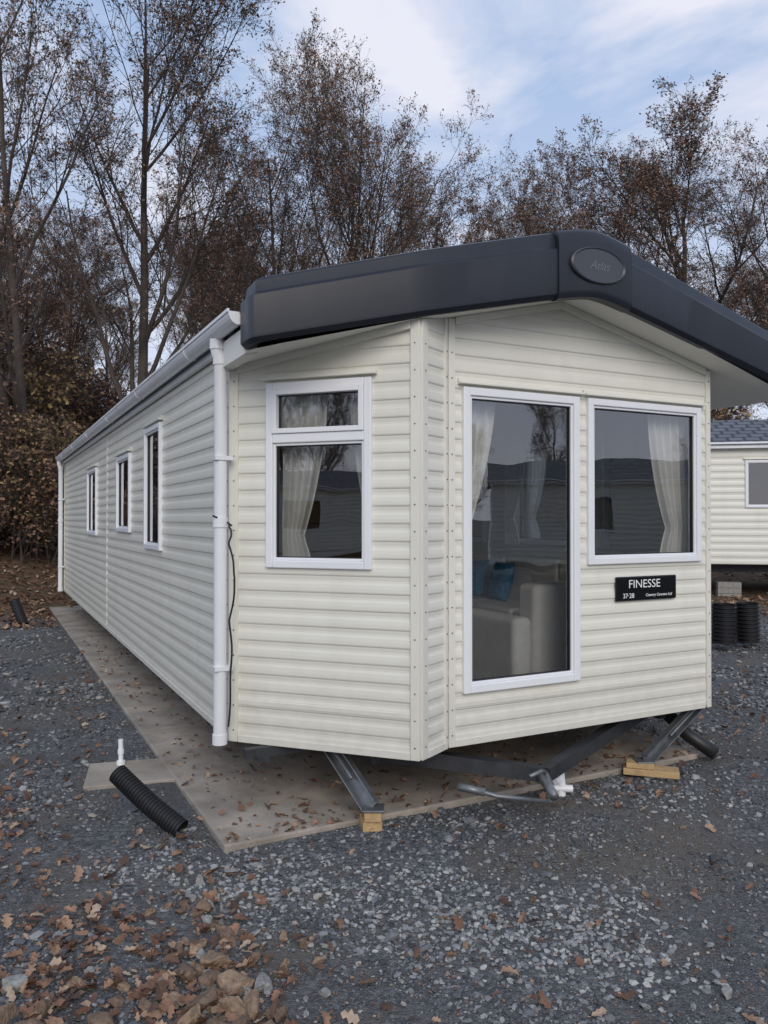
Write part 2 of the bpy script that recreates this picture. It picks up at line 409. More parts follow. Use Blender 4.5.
for i in range(len(cb)-1):
    for t in np.linspace(0,1,6,endpoint=False): cbs.append(cb[i].lerp(cb[i+1],t)+Vector((.006*math.sin(i*6+t*5),0,0)))
mb.tube(cbs,.006,6); mb.tube([P(-.14,.08,H+.02),P(-.05,.07,H-.02),P(-.03,.1,H-.04)],.005,6); mb.obj('black_cable',black,car)
# sign plate
e=bpy.data.objects.new('name_plate',None); link(e,car)
mb=MB(); mb.box(fC,1.293,1.845,.013,.028,H-.548,H-.385); mb.obj('plate',plate,e,bevel=.008,seg=3)
text('FINESSE',fC,1.545,.0295,H-.438,.078,whiteink,e,'plate_lettering',sx=1.1,align='CENTER',ext=.0)
text('37·28',fC,1.40,.0295,H-.514,.045,whiteink,e,'plate_number'); text('Country Caravans Ltd',fC,1.675,.0295,H-.514,.027,whiteink,e,'plate_small_lettering',shear=.3)
# interior
it=MB(); it.box(PF,.06,UW-.06,VB+.1,0,ZB+.02,ZB+.08); 
it.quad(fA(.05,-.05,ZB+.08),fA(fA.L,-.05,ZB+.08),fC(.0,-.05,ZB+.08),fC(fC.L,-.05,ZB+.08),P(UW-.06,0,ZB+.08),P(.06,0,ZB+.08)); it.obj('floor',floorm,car)
it=MB(); it.box(PF,.06,UW-.06,-4.3,-4.2,ZB+.08,H+.9); it.box(PF,.06,UW-.06,-8.0,-7.95,ZB+.08,H+.9); 
it.quad(P(.05,VB+.1,H+.98),P(UW-.05,VB+.1,H+.98),P(UW-.05,.0,H+.9),P(.05,.0,H+.9))
it.quad(P(.3,.0,H+.9),P(UW-.3,.0,H+.9),fC(fC.L,-.02,H+.9),fC(0,-.02,H+.9),P(.819,.80,H+.9))
it.obj('interior_partitions',intm,car)
it=MB(); it.box(PF,.9,3.0,-4.19,-3.75,ZB+.1,ZB+.95); it.box(PF,.9,3.0,-4.19,-3.9,H-.05,H+.55); it.obj('kitchen_units',simple('kitchen_timber',(.30,.19,.10),rough=.5,var=.2,scale=6),car,bevel=.01)
curtain(fA,wa[0]+.03,wa[0]+.34,wa[2]+.0,wa[3]+.05,'l',car,tie=H-.12,tiew=.42,botw=.62); curtain(fA,wa[1]-.20,wa[1]-.03,wa[2],wa[3]+.05,'r',car,tie=H-.1,tiew=.3,botw=.45)
curtain(fC,wd[0]+.02,wd[0]+.34,wd[2]+.03,wd[3]+.03,'l',car,tie=H-.1,tiew=.4,botw=.42,folds=4)
curtain(fC,wc[1]-.36,wc[1]+.02,wc[2]-.0,wc[3]+.03,'r',car,tie=H-.08,tiew=.45,botw=.65)
curtain(fD,wD[0]-.02,wD[0]+.16,wD[2],wD[3]+.03,'l',car,tie=H,tiew=.5,botw=.7,folds=3); curtain(fD,wD[1]-.2,wD[1]+.02,wD[2],wD[3]+.03,'r',car,tie=H,tiew=.5,botw=.7,folds=3)
curtain(fE,wE[0][0]-.05,wE[0][0]+.35,wE[0][2],wE[0][3],'l',car,tie=H); curtain(fE,wE[0][1]-.35,wE[0][1]+.05,wE[0][2],wE[0][3],'r',car,tie=H)
for q in sw[1:]:
    bl=MB(); bl.quad(fS(q[0]+.05,-.09,q[2]+.55),fS(q[1]-.05,-.09,q[2]+.55),fS(q[1]-.05,-.09,q[3]),fS(q[0]+.05,-.09,q[3])); bl.obj('roller_blind',curt,car)
curtain(fS,sw[0][0]+.04,sw[0][0]+.3,sw[0][2],sw[0][3],'l',car,tie=None)
# L-shaped lounge seating along the right wall and an armchair, scatter cushions, pouffe
zf=ZB+.08
e=bpy.data.objects.new('sofa',None); link(e,car)
mb=MB(); mb.box(PF,3.0,3.72,-2.9,-.35,zf+.04,zf+.26); mb.obj('sofa_base',sofam,e,bevel=.02,seg=2)
mb=MB()
for a,b in ((-2.88,-2.08),(-2.07,-1.24),(-1.23,-.37)):
    mb.box(PF,2.98,3.52,a,b,zf+.262,zf+.42); mb.box(PF,3.52,3.73,a,b,zf+.30,zf+.86)
mb.box(PF,2.96,3.74,-.345,-.15,zf+.04,zf+.60); mb.box(PF,2.96,3.74,-3.1,-2.9,zf+.04,zf+.60)
mb.obj('sofa_cushions',sofam,e,bevel=.045,seg=4)
e2=bpy.data.objects.new('armchair',None); link(e2,car)
mb=MB(); mb.box(PF,2.0,2.6,-.28,.30,zf+.05,zf+.28); mb.box(PF,2.0,2.6,-.30,.16,zf+.282,zf+.43); mb.box(PF,1.84,2.0,-.32,.36,zf+.05,zf+.58); mb.box(PF,2.6,2.76,-.32,.36,zf+.05,zf+.58); mb.box(PF,2.0,2.6,.16,.38,zf+.10,zf+.80)
mb.obj('armchair_body',sofam,e2,bevel=.05,seg=5)
mb=MB(); mb.box(PF,.1,.75,-2.6,-.4,zf+.04,zf+.42); mb.box(PF,.1,.3,-2.6,-.4,zf+.422,zf+.85); mb.obj('sofa_side_bench',sofam,e,bevel=.04,seg=4)
mb=MB()
def cush(cu,cv,rot,cz,s=.2,t=.07,tilt=.25):
    # pillow: squashed, pinched at the corners
    n=10; 
    for side in (1,-1):
        b=len(mb.v)
        for i in range(n+1):
            for j in range(n+1):
                x=-1+2*i/n; y=-1+2*j/n
                th=t*((1-x**4)*(1-y**4))**.5; pin=1-.08*(x*x*(1-y*y)+y*y*(1-x*x))
                a=x*s*pin; zz=y*s*pin; o=side*th - zz*tilt
                mb.v.append(tuple(P(cu+a*math.cos(rot)-o*math.sin(rot),cv+a*math.sin(rot)+o*math.cos(rot),cz+zz)))
        for i in range(n):
            for j in range(n):
                q=b+i*(n+1)+j; mb.f.append((q,q+1,q+n+2,q+n+1))
cush(3.40,-2.5,1.35,zf+.61); cush(3.38,-1.95,1.7,zf+.61); cush(3.40,-.75,1.5,zf+.60); cush(.42,-1.2,-1.5,zf+.6); cush(.42,-2.2,-1.7,zf+.6)
mb.obj('scatter_cushions',teal,e,smooth=True)
mb=MB(); mb.box(PF,2.35,2.8,-1.25,-.8,zf+.04,zf+.38); mb.obj('footstool',lime,e2,bevel=.05,seg=4)
# chassis
mb=MB()
for u in (.75,UW-.75):
    mb.box(PF,u-.03,u+.03,VB+.3,.45,ZB-.14,ZB-.012)
v=.2
while v>VB+.3:
    mb.box(PF,.02,UW-.02,v-.025,v+.025,ZB-.07,ZB-.014)
    for u in (.12,UW-.12):
        i=len(mb.v); mb.v+=[tuple(P(a,b,c)) for b in (v-.03,v+.03) for a,c in ((u-.05,ZB-.02),(u+.05,ZB-.02),(u+.04,ZB-.11),(u-.03,ZB-.09))]
        for f in ((0,1,2,3),(7,6,5,4),(0,4,5,1),(1,5,6,2),(2,6,7,3),(3,7,4,0)): mb.f.append(tuple(i+j for j in f))
    v-=.85
for t in (.75,UW-.75):
    i=len(mb.v); a=P2(t,.3); b=P2(1.62,.95)
    fr=frame((a.x,a.y),(b.x,b.y)); 
    q=[fr(0,-.035,ZB-.14),fr(0,.035,ZB-.14),fr(0,.035,ZB-.04),fr(0,-.035,ZB-.04),fr(fr.L,-.035,.20),fr(fr.L,.035,.20),fr(fr.L,.035,.28),fr(fr.L,-.035,.28)]
    mb.v+=[tuple(x) for x in q]
    for f in ((0,1,5,4),(1,2,6,5),(2,3,7,6),(0,4,7,3),(0,3,2,1),(4,5,6,7)): mb.f.append(tuple(i+j for j in f))
mb.obj('chassis',chass,car)
mb=MB()
hp=P(1.6,.95,.24); he=P(1.52,1.16,.19)
mb.tube([hp,hp.lerp(he,.3),hp.lerp(he,.5),he],[.040,.036,.028,.026],10); mb.tube([P(1.1,.85,.22),P(1.25,.98,.18),P(1.55,1.08,.13)],.014,8); mb.tube([P(1.08,.84,.22),P(1.2,.94,.195)],.024,8)
mb.tube([P(1.58,1.0,.27),P(1.50,1.07,.31),P(1.4,1.09,.30)],.012,8)
mb.obj('towing_hitch',galv,car,smooth=True)
mb=MB()
for v in (-5.2,-6.2):
    for u in (.5,UW-.5):
        c=P(u,v,.30); ax=Vector((wv.x,wv.y,0)); mb.tube([c-ax*.09,c-ax*.07,c+ax*.07,c+ax*.09],[.22,.27,.27,.22],24)
    mb.tube([P(.4,v,.30),P(UW-.4,v,.30)],.035,8)
mb.obj('wheels',black,car,autos=40)
mb=MB()
for v in (-1.2,-3.4,-5.7,-8,-10.5):
    for u in (.75,UW-.75):
        for k in range(2): mb.box(PF,u-.22,u+.22,v-.11,v+.11,.035+k*.105,.035+k*.105+.10)
mb.obj('support_blocks',blockm,car,bevel=.006)
def leg(top,foot,wd=.05):
    mb=MB(); top=Vector(top); foot=Vector(foot); d=(foot-top).normalized(); sd=d.cross(Vector((0,1,0.2))).normalized(); nd=d.cross(sd)
    for a0,a1,b0,b1 in ((-wd,wd,-.004,.004),(-wd,-wd+.008,.004,.05),(wd-.008,wd,.004,.05)):
        q=[base+sd*a+nd*b for base in (top,foot) for a,b in ((a0,b0),(a1,b0),(a1,b1),(a0,b1))]
        i=len(mb.v); mb.v+=[tuple(x) for x in q]
        for f in ((0,1,5,4),(1,2,6,5),(2,3,7,6),(0,4,7,3),(0,3,2,1),(4,5,6,7)): mb.f.append(tuple(i+j for j in f))
    mb.tube([top+nd*.03,top.lerp(foot,.6)+nd*.03],.012,8)
    f=lambda s,o,z:foot+Vector((s,o,z)); mb.box(f,-.06,.06,-.06,.06,-.012,.0)
    mb.tube([top.lerp(foot,.35)+nd*.02,top.lerp(foot,.0)+Vector((.12,.35,-.02))],.011,8)
    return mb.obj('corner_steady',galv,car,bevel=.002)
leg((-.33,4.72,ZB+.0),(-.06,4.40,.13)); leg((2.30,5.72,ZB-.0),(1.78,5.36,.10),.04)
mb=MB(); F=frame((-.14,4.37),(.04,4.40)); mb.box(F,.02,.13,-.12,.02,.002,.06); F2=frame((-.14,4.36),(.04,4.36)); mb.box(F2,.03,.125,-.10,.01,.062,.125)
F=frame((1.62,5.30),(2.0,5.18)); mb.box(F,0,.36,-.16,-.02,.012,.055); mb.box(F,.02,.2,-.13,-.03,.057,.092); mb.obj('timber_packers',wood,car,bevel=.004)
mb=MB(); pp=[P(3.2,.25,ZB-.02),P(3.22,.38,.30),P(3.27,.55,.16),P(3.35,.72,.06)]; mb.tube(pp,[.05,.05,.05,.05],12); mb.obj('waste_hose',black,car,smooth=True)

# ================================================================ corrugated pipes
def corr(name,path,r,pitch=.02,amp=.12,parent=None):
    e=parent or empty(name); pts=[]; rad=[]
    L=sum((Vector(b)-Vector(a)).length for a,b in zip(path,path[1:])); n=int(L/pitch)*4
    def at(t):
        d=t*L
        for a,b in zip(path,path[1:]):
            a=Vector(a);b=Vector(b);l=(b-a).length
            if d<=l+1e-6: return a.lerp(b,d/l)
            d-=l
        return Vector(path[-1])
    for i in range(n+1): pts.append(at(i/n)); rad.append(r*(1 if i%4 in (0,1) else 1-amp))
    mb=MB(); mb.tube(pts,rad,20,cap=False)
    mb.tube(pts[::4],[r*.84]*len(pts[::4]),20,cap=False)
    mb.obj(name+'_wall',black,e,autos=30); return e
corr('corrugated_pipe',[(-1.13,4.36,.02),(-1.33,4.44,.13),(-1.55,4.55,.27)],.058)
corr('corrugated_pipe',[(4.52,10.4,.1),(4.53,10.4,.62)],.16,.05); corr('corrugated_pipe',[(4.90,10.5,.1),(4.88,10.5,.62)],.16,.05)
corr('corrugated_pipe',[(-5.9,12.8,.0),(-6.15,13.0,.38)],.08,.04)
e=empty('water_stub_pipe'); mb=MB(); mb.tube([(-1.85,5.5,.0),(-1.85,5.5,.12),(-1.852,5.5,.2)],.017,12); mb.tube([(-1.85,5.5,.10),(-1.85,5.5,.13)],.022,12); mb.tube([(-1.85,5.5,.0),(-1.85,5.5,.05)],.03,12); mb.obj('pipe',upvc,e,smooth=False)
e=empty('water_connector'); mb=MB(); mb.tube([(1.12,4.95,.0),(1.12,4.95,.06),(1.12,4.95,.17)],[.03,.03,.02],12); mb.tube([(1.12,4.95,.11),(1.07,4.89,.11)],.018,10); mb.tube([(1.06,4.95,.05),(1.19,4.93,.05)],.024,10);mb.obj('fitting',upvc,e,autos=40)

# ================================================================ neighbour caravans
def mk_tile():
    m,nt,b=new_mat('roof_tiles'); tc=N(nt,'ShaderNodeTexCoord'); br=N(nt,'ShaderNodeTexBrick')
    br.inputs['Scale'].default_value=1; br.inputs['Brick Width'].default_value=.3; br.inputs['Row Height'].default_value=.28; br.inputs['Mortar Size'].default_value=.03
    br.inputs['Color1'].default_value=(.10,.11,.13,1); br.inputs['Color2'].default_value=(.15,.16,.18,1); br.inputs['Mortar'].default_value=(.03,.03,.04,1)
    nt.links.new(tc.outputs['UV'],br.inputs['Vector']); nt.links.new(br.outputs['Color'],b.inputs['Base Color'])
    bp=N(nt,'ShaderNodeBump'); bp.inputs['Strength'].default_value=.8; bp.inputs['Distance'].default_value=.02; bp.invert=True
    nt.links.new(br.outputs['Fac'],bp.inputs['Height']); nt.links.new(bp.outputs['Normal'],b.inputs['Normal']); b.inputs['Roughness'].default_value=.6
    return m
tile=mk_tile()
def neighbour(A,d,L,zb,zt,wins,g=0.2):
    e=empty('neighbouring_caravan'); A=Vector(A); d=Vector(d).normalized(); n=Vector((d.y,-d.x)); Wd=3.7
    B=A+d*L; A2=A-n*Wd; B2=B-n*Wd
    f1=frame(A,B); f2=frame(B,B2); f3=frame(B2,A2); f4=frame(A2,A)
    mb=MB(); siding(mb,f1,zb,[(zt,0)],[(a+.01,b-.01,c+.01,dd-.01) for a,b,c,dd in wins],pitch=.14)
    for f in (f2,f4): siding(mb,f,zb,[(zt,.36),(zt+.36*Wd,-.36)],pitch=.14)
    siding(mb,f3,zb,[(zt,0)],pitch=.14); mb.obj('cladding',cream,e)
    for q in wins: window(f1,*q,e,name='window')
    mb=MB(); mb.box(f1,-.02,.06,-.02,.04,zb-.02,zt); mb.box(f1,L-.06,L+.02,-.02,.04,zb-.02,zt); mb.box(f1,-.1,L+.1,.0,.16,zt-.02,zt+.1); mb.obj('trims',gutw,e)
    mb=MB()
    for s0,s1 in (( .2,-Wd/2),(-Wd-.2,-Wd/2)):
        mb.quad(f1(-.15,s0,zt+.05),f1(L+.15,s0,zt+.05),f1(L+.15,s1,zt+.36*Wd/2+.1),f1(-.15,s1,zt+.36*Wd/2+.1))
    o=mb.obj('tiled_roof',tile,e); uv=o.data.uv_layers.new(name='UVMap')
    for i in range(2):
        for k,c in enumerate(((0,0),(L,0),(L,2.15),(0,2.15))): uv.data[i*4+k].uv=c
    mb=MB(); 
    for s in np.arange(.8,L-.3,2.2):
        for k in range(3): mb.box(f1,s-.22,s+.22,-.4,-.18,g-.05+k*.115,g+.06+k*.115)
    mb.obj('support_blocks',blockm,e,bevel=.006)
    mb=MB(); mb.box(f1,.1,L-.1,-.5,-.42,zb-.18,zb-.01); mb.box(f1,.1,L-.1,-3.3,-3.22,zb-.18,zb-.01); mb.obj('chassis',chass,e)
    mb=MB(); mb.box(f1,.1,L-.1,-3.4,-3.3,zb,zt); mb.box(f1,.1,L-.1,-3.3,-.1,zb-.005,zb+.05); mb.box(f1,.1,L-.1,-3.3,-.1,zt-.06,zt-.03); mb.obj('interior_partitions',intm,e)
    return e
neighbour((6.05,15.5),(.97,-.20),10.5,H-.89,H+1.40,[(1.05,2.1,H+.22,H+1.15),(3.6,4.6,H+.22,H+1.15),(6.5,8,H+.22,H+1.15)])
neighbour((21.5,5.5),(-.55,-1),10.5,.5,2.75,[(1.2,2.2,1.4,2.4),(3.6,5,1.4,2.4),(7,8.3,1.4,2.4)],g=0)
neighbour((-8.5,-13.5),(-1,.45),10.5,.5,2.75,[(1.2,2.2,1.4,2.4),(3.6,5,1.4,2.4),(7,8.3,1.4,2.4)],g=0)

# ================================================================ ground
SR=3.42
def sst(x): x=np.clip(x,0,1); return x*x*(3-2*x)
def gz(x,y):
    x=np.asarray(x,dtype=float); y=np.asarray(y,dtype=float)
    z=.010*np.sin(1.3*x+.5)*np.cos(1.7*y)+.007*np.sin(3.1*x+2*y)+.004*np.sin(7*x-5*y)
    z=z+.2*sst((x-4.2)/2)*sst((y-9.5)/3)
    z=z+sst((y-17)/12)*.7+sst((y-30)/60)*3
    z=z+sst((-x-6.2)/3.5)*.9*sst((y-11.5)/6)
    z=z+sst((-x-8)/8)*2.2*sst((y-15)/8)
    rx=x-L0.x; ry=y-L0.y; u=rx*wv.x+ry*wv.y; v=rx*fv.x+ry*fv.y
    ins=sst((u+.35)/.3)*sst((UW+.5-u)/.3)*sst((.75-v)/.3)*sst((v-VB+.6)/.3)
    return z*(1-ins)-.004*ins
def axis(lo,hi,c0,c1,fine,grow=1.12):
    a=list(np.arange(c0,c1,fine)); s=fine; x=c1
    while x<hi: a.append(x); s*=grow; x+=s
    a.append(hi); s=fine; x=c0-fine
    while x>lo: a.insert(0,x); s*=grow; x-=s
    a.insert(0,lo); return np.array(a)
gx=axis(-400,400,-5,6,.08); gy=axis(-400,600,1,11,.08)
X,Y=np.meshgrid(gx,gy); Zg=gz(X,Y); V=np.stack([X.ravel(),Y.ravel(),Zg.ravel()],1)
nx=len(gx); ny=len(gy); I=np.arange(nx*ny).reshape(ny,nx)
F=np.stack([I[:-1,:-1].ravel(),I[:-1,1:].ravel(),I[1:,1:].ravel(),I[1:,:-1].ravel()],1)
def mk_gravel():
    m,nt,b=new_mat('gravel'); tc=N(nt,'ShaderNodeTexCoord'); O=tc.outputs['Object']
    def vor(sc):
        v=N(nt,'ShaderNodeTexVoronoi'); v.inputs['Scale'].default_value=sc; v.inputs['Randomness'].default_value=1; nt.links.new(O,v.inputs['Vector']); return v
    v1=vor(50); v2=vor(130)
    r1=ramp(nt,[(0,(.052,.056,.061)),(.5,(.115,.121,.128)),(.85,(.215,.22,.225)),(1,(.38,.38,.37))])
    nt.links.new(v1.outputs['Color'],r1.inputs['Fac'])
    r2=ramp(nt,[(0,(.052,.053,.055)),(.7,(.12,.12,.122)),(1,(.22,.215,.205))]); nt.links.new(v2.outputs['Color'],r2.inputs['Fac'])
    n1=N(nt,'ShaderNodeTexNoise'); n1.inputs['Scale'].default_value=1.3; n1.inputs['Detail'].default_value=5; n1.inputs['Roughness'].default_value=.7; nt.links.new(O,n1.inputs['Vector'])
    rm=ramp(nt,[(.42,(0,0,0)),(.58,(1,1,1))]); nt.links.new(n1.outputs['Fac'],rm.inputs['Fac'])
    mx=N(nt,'ShaderNodeMix',data_type='RGBA'); nt.links.new(rm.outputs['Color'],mx.inputs[0]); nt.links.new(r1.outputs['Color'],mx.inputs[6]); nt.links.new(r2.outputs['Color'],mx.inputs[7])
    n2=N(nt,'ShaderNodeTexNoise'); n2.inputs['Scale'].default_value=.9; n2.inputs['Detail'].default_value=7; n2.inputs['Roughness'].default_value=.7
    mp=N(nt,'ShaderNodeMapping'); mp.inputs['Location'].default_value=(5,3,1); nt.links.new(O,mp.inputs['Vector']); nt.links.new(mp.outputs['Vector'],n2.inputs['Vector'])
    rb=ramp(nt,[(.46,(0,0,0)),(.62,(.8,.8,.8))]); nt.links.new(n2.outputs['Fac'],rb.inputs['Fac'])
    mx2=N(nt,'ShaderNodeMix',data_type='RGBA'); nt.links.new(rb.outputs['Color'],mx2.inputs[0]); nt.links.new(mx.outputs[2],mx2.inputs[6]); mx2.inputs[7].default_value=(.145,.125,.105,1)
    sx=N(nt,'ShaderNodeSeparateXYZ'); nt.links.new(O,sx.inputs[0])
    nw=N(nt,'ShaderNodeMath',operation='MULTIPLY_ADD'); nt.links.new(n2.outputs['Fac'],nw.inputs[0]); nw.inputs[1].default_value=5; nt.links.new(sx.outputs['Y'],nw.inputs[2])
    mr=N(nt,'ShaderNodeMapRange'); mr.inputs[1].default_value=15.2; mr.inputs[2].default_value=17.0; nt.links.new(nw.outputs[0],mr.inputs[0])
    nf=N(nt,'ShaderNodeTexNoise'); nf.inputs['Scale'].default_value=6; nf.inputs['Detail'].default_value=6; nt.links.new(O,nf.inputs['Vector'])
    rf=ramp(nt,[(.3,(.06,.05,.028)),(.5,(.13,.085,.05)),(.7,(.22,.13,.075))]); nt.links.new(nf.outputs['Fac'],rf.inputs['Fac'])
    mx3=N(nt,'ShaderNodeMix',data_type='RGBA'); nt.links.new(mr.outputs[0],mx3.inputs[0]); nt.links.new(mx2.outputs[2],mx3.inputs[6]); nt.links.new(rf.outputs['Color'],mx3.inputs[7])
    nt.links.new(mx3.outputs[2],b.inputs['Base Color']); b.inputs['Roughness'].default_value=.85; b.inputs['Specular IOR Level'].default_value=.3
    sub=N(nt,'ShaderNodeMath',operation='ADD'); nt.links.new(v1.outputs['Distance'],sub.inputs[0]); nt.links.new(v2.outputs['Distance'],sub.inputs[1])
    bp=N(nt,'ShaderNodeBump'); bp.invert=True; bp.inputs['Strength'].default_value=.8; bp.inputs['Distance'].default_value=.010
    nt.links.new(sub.outputs[0],bp.inputs['Height']); nt.links.new(bp.outputs['Normal'],b.inputs['Normal'])
    return m
link(bpy.data.objects.new('ground',np_mesh('ground',V,F,4,[mk_gravel()],smooth=True)))
slabm=simple('concrete',(.33,.29,.245),rough=.9,var=.35,scale=2.2,bump=.5,bscale=90,dirt=(.13,.10,.08))
e=empty('concrete_slab'); mb=MB()
for a,b in ((.587,-1.9),(-1.906,-5.4),(-5.406,-8.9),(-8.906,-11.9)):
    mb.box(PF,-.207,SR,b,a,-.1,.032)
mb.obj('slab_bays',slabm,e,bevel=.01)
e=empty('concrete_pad'); mb=MB(); F_=frame((-2.0,5.25),(-1.3,5.45)); mb.box(F_,0,.62,-.28,.22,-.05,.025); mb.obj('pad',slabm,e,bevel=.008)

# ================================================================ scattered stones / rocks / leaves
def uv_of(x,y): rx=x-L0.x; ry=y-L0.y; return rx*wv.x+ry*wv.y, rx*fv.x+ry*fv.y
def vnoise(x,y,s,o=0):
    return np.sin(x*s*1.7+o+1.3*np.sin(y*s*1.1+o))*np.cos(y*s*1.9-o+1.1*np.sin(x*s*.9))
t=(1+5**.5)/2
ico=np.array([(-1,t,0),(1,t,0),(-1,-t,0),(1,-t,0),(0,-1,t),(0,1,t),(0,-1,-t),(0,1,-t),(t,0,-1),(t,0,1),(-t,0,-1),(-t,0,1)],float); ico/=np.linalg.norm(ico[0])
icf=np.array([(0,11,5),(0,5,1),(0,1,7),(0,7,10),(0,10,11),(1,5,9),(5,11,4),(11,10,2),(10,7,6),(7,1,8),(3,9,4),(3,4,2),(3,2,6),(3,6,8),(3,8,9),(4,9,5),(2,4,11),(6,2,10),(8,6,7),(9,8,1)])
def rotm(n):
    q=rng.normal(size=(n,4)); q/=np.linalg.norm(q,axis=1)[:,None]; w,x,y,z=q.T
    return np.stack([1-2*(y*y+z*z),2*(x*y-z*w),2*(x*z+y*w),2*(x*y+z*w),1-2*(x*x+z*z),2*(y*z-x*w),2*(x*z-y*w),2*(y*z+x*w),1-2*(x*x+y*y)],1).reshape(n,3,3)
def stones(name,x,y,size,mat,flat=.6,zoff=0,rndv=None):
    n=len(x); base=ico[None]*(1+rng.uniform(-.35,.35,(n,12,1)))
    base=base*np.stack([rng.uniform(.7,1.25,n),rng.uniform(.6,1,n),rng.uniform(.45,.8,n)],1)[:,None,:]
    v=np.einsum('nij,nkj->nki',rotm(n),base)*size[:,None,None]; v[:,:,2]*=flat
    v[:,:,0]+=x[:,None]; v[:,:,1]+=y[:,None]; v[:,:,2]+=(gz(x,y)+size*flat*.35+zoff)[:,None]
    f=(icf[None]+(np.arange(n)*12)[:,None,None]).reshape(-1,3)
    r=np.repeat(rng.random(n) if rndv is None else rndv,20)
    return np_mesh(name,v.reshape(-1,3),f,3,[mat],rnd=r)
def sample(n,y0,y1,pw=1.6):
    y=y0+(y1-y0)*rng.random(n)**pw; x=(rng.random(n)-.5)*2*(.56*y+.25); return x,y
stm=attr_mat('slate_chips',[(0,(.055,.060,.066)),(.45,(.125,.132,.142)),(.8,(.225,.23,.24)),(.95,(.36,.36,.36)),(1,(.40,.35,.28))],rough=.8,bump=0)
x,y=sample(115000,2.3,13,1.9)
d=vnoise(x,y,1.4)*.5+vnoise(x,y,3.3,2)*.35+vnoise(x,y,9,1)*.25
u,v=uv_of(x,y); out=(v>.60)|(u<-.225)|(u>SR+.02)
pad=(np.abs(x+1.68)<.33)&(np.abs(y-5.35)<.3)
keep=out&(rng.random(len(x))<np.clip(.54+d*1.0,.10,1))&~pad
x,y=x[keep],y[keep]; d=d[keep]
size=np.exp(rng.normal(0,.48,len(x)))*.0072*np.clip(1+d*.5,.6,1.6)*np.clip(y/4.2,.85,2.2); size=np.clip(size,.003,.04)
link(bpy.data.objects.new('gravel_stones',stones('gravel_stones',x,y,size,stm)))
cx=[];cy=[]
for (px,py,r,n) in ((470,930,.22,260),(560,940,.25,300),(430,890,.2,160),(600,900,.18,130),(150,870,.2,160),(690,800,.3,160),(250,880,.25,220),(340,900,.3,200),(640,960,.25,180)):
    D=H*780/(py-519); xx=(px-384)/780*D
    cx.append(rng.normal(xx,r,n)); cy.append(rng.normal(D,r*.7,n))
x=np.concatenate(cx); y=np.concatenate(cy); u,v=uv_of(x,y); k=(v>.62)|(u<-.24); x,y=x[k],y[k]
pale=attr_mat('pale_chips',[(0,(.18,.19,.20)),(.6,(.32,.33,.33)),(1,(.48,.48,.46))],rough=.8,bump=0)
link(bpy.data.objects.new('pale_gravel_stones',stones('pale_gravel_stones',x,y,rng.uniform(.009,.019,len(x)),pale,flat=.6)))
import bmesh
def rock(px,py,r,col,nm='rock'):
    D=H*780/(py-519); xx=(px-384)/780*D
    bm=bmesh.new(); bmesh.ops.create_icosphere(bm,subdivisions=4 if r>.03 else 3,radius=1); sd=random.uniform(0,99)
    planes=[(Vector((random.gauss(0,1),random.gauss(0,1),random.gauss(0,1))).normalized(),random.uniform(.38,.72)) for _ in range(12)]
    sc=Vector((random.uniform(.8,1.5),random.uniform(.6,1),random.uniform(.5,.85)))
    for q in bm.verts:
        p=q.co.copy()
        for n_,dd in planes:
            e_=p.dot(n_)-dd
            if e_>0: p-=n_*e_*.98
        p*=1+.10*mnoise.noise(p*2.2+Vector((sd,0,0)))+.05*mnoise.noise(p*8+Vector((sd,0,0)))
        q.co=Vector((p.x*sc.x,p.y*sc.y,p.z*sc.z))*r*1.35
    for f in bm.faces: f.smooth=False if r<.03 else True
    me=bpy.data.meshes.new(nm); bm.to_mesh(me); bm.free(); me.materials.append(col)
    o=bpy.data.objects.new(nm,me); o.location=(xx,D,float(gz(xx,D))+r*.36); o.rotation_euler=(random.uniform(-.5,.5),random.uniform(-.5,.5),random.uniform(0,6)); link(o,rockp)
rockp=empty('rock_pile')
rk=[simple('rock_tan',(.26,.18,.12),rough=.9,var=.5,scale=26,bump=1,bscale=70,dirt=(.12,.08,.055)),simple('rock_brown',(.17,.115,.08),rough=.9,var=.5,scale=26,bump=1,bscale=70,dirt=(.28,.2,.14)),simple('rock_grey',(.27,.265,.25),rough=.9,var=.4,scale=26,bump=.9,bscale=70)]
for px,py,r,c in ((218,960,.055,0),(240,985,.06,0),(205,1003,.055,1),(253,1010,.045,0),(188,972,.045,1),(228,935,.05,1),(205,905,.05,1),(188,1025,.05,0),(262,985,.035,2),(163,980,.035,2),(240,1030,.05,1),(215,1040,.06,1),(280,1015,.035,1),(18,990,.05,2),(45,1012,.05,1),(75,985,.035,0),(8,1020,.06,0),(150,1010,.04,1),(120,1000,.03,1),(55,945,.035,1),(200,880,.025,2),(725,995,.030,2),(250,960,.03,0),(180,950,.03,1),(100,1025,.045,1),(270,1040,.05,0),(175,1000,.035,0),(35,1030,.04,1),(232,1010,.05,0),(212,980,.04,1)):
    rock(px,py,r,rk[c])
for i in range(70): rock(random.gauss(215,40),random.uniform(885,1040),random.uniform(.012,.03),rk[random.choice((0,1,1,2))])
for i in range(45): rock(random.uniform(0,768),random.uniform(800,1040),random.uniform(.010,.020),rk[random.choice((0,2,2,2))])
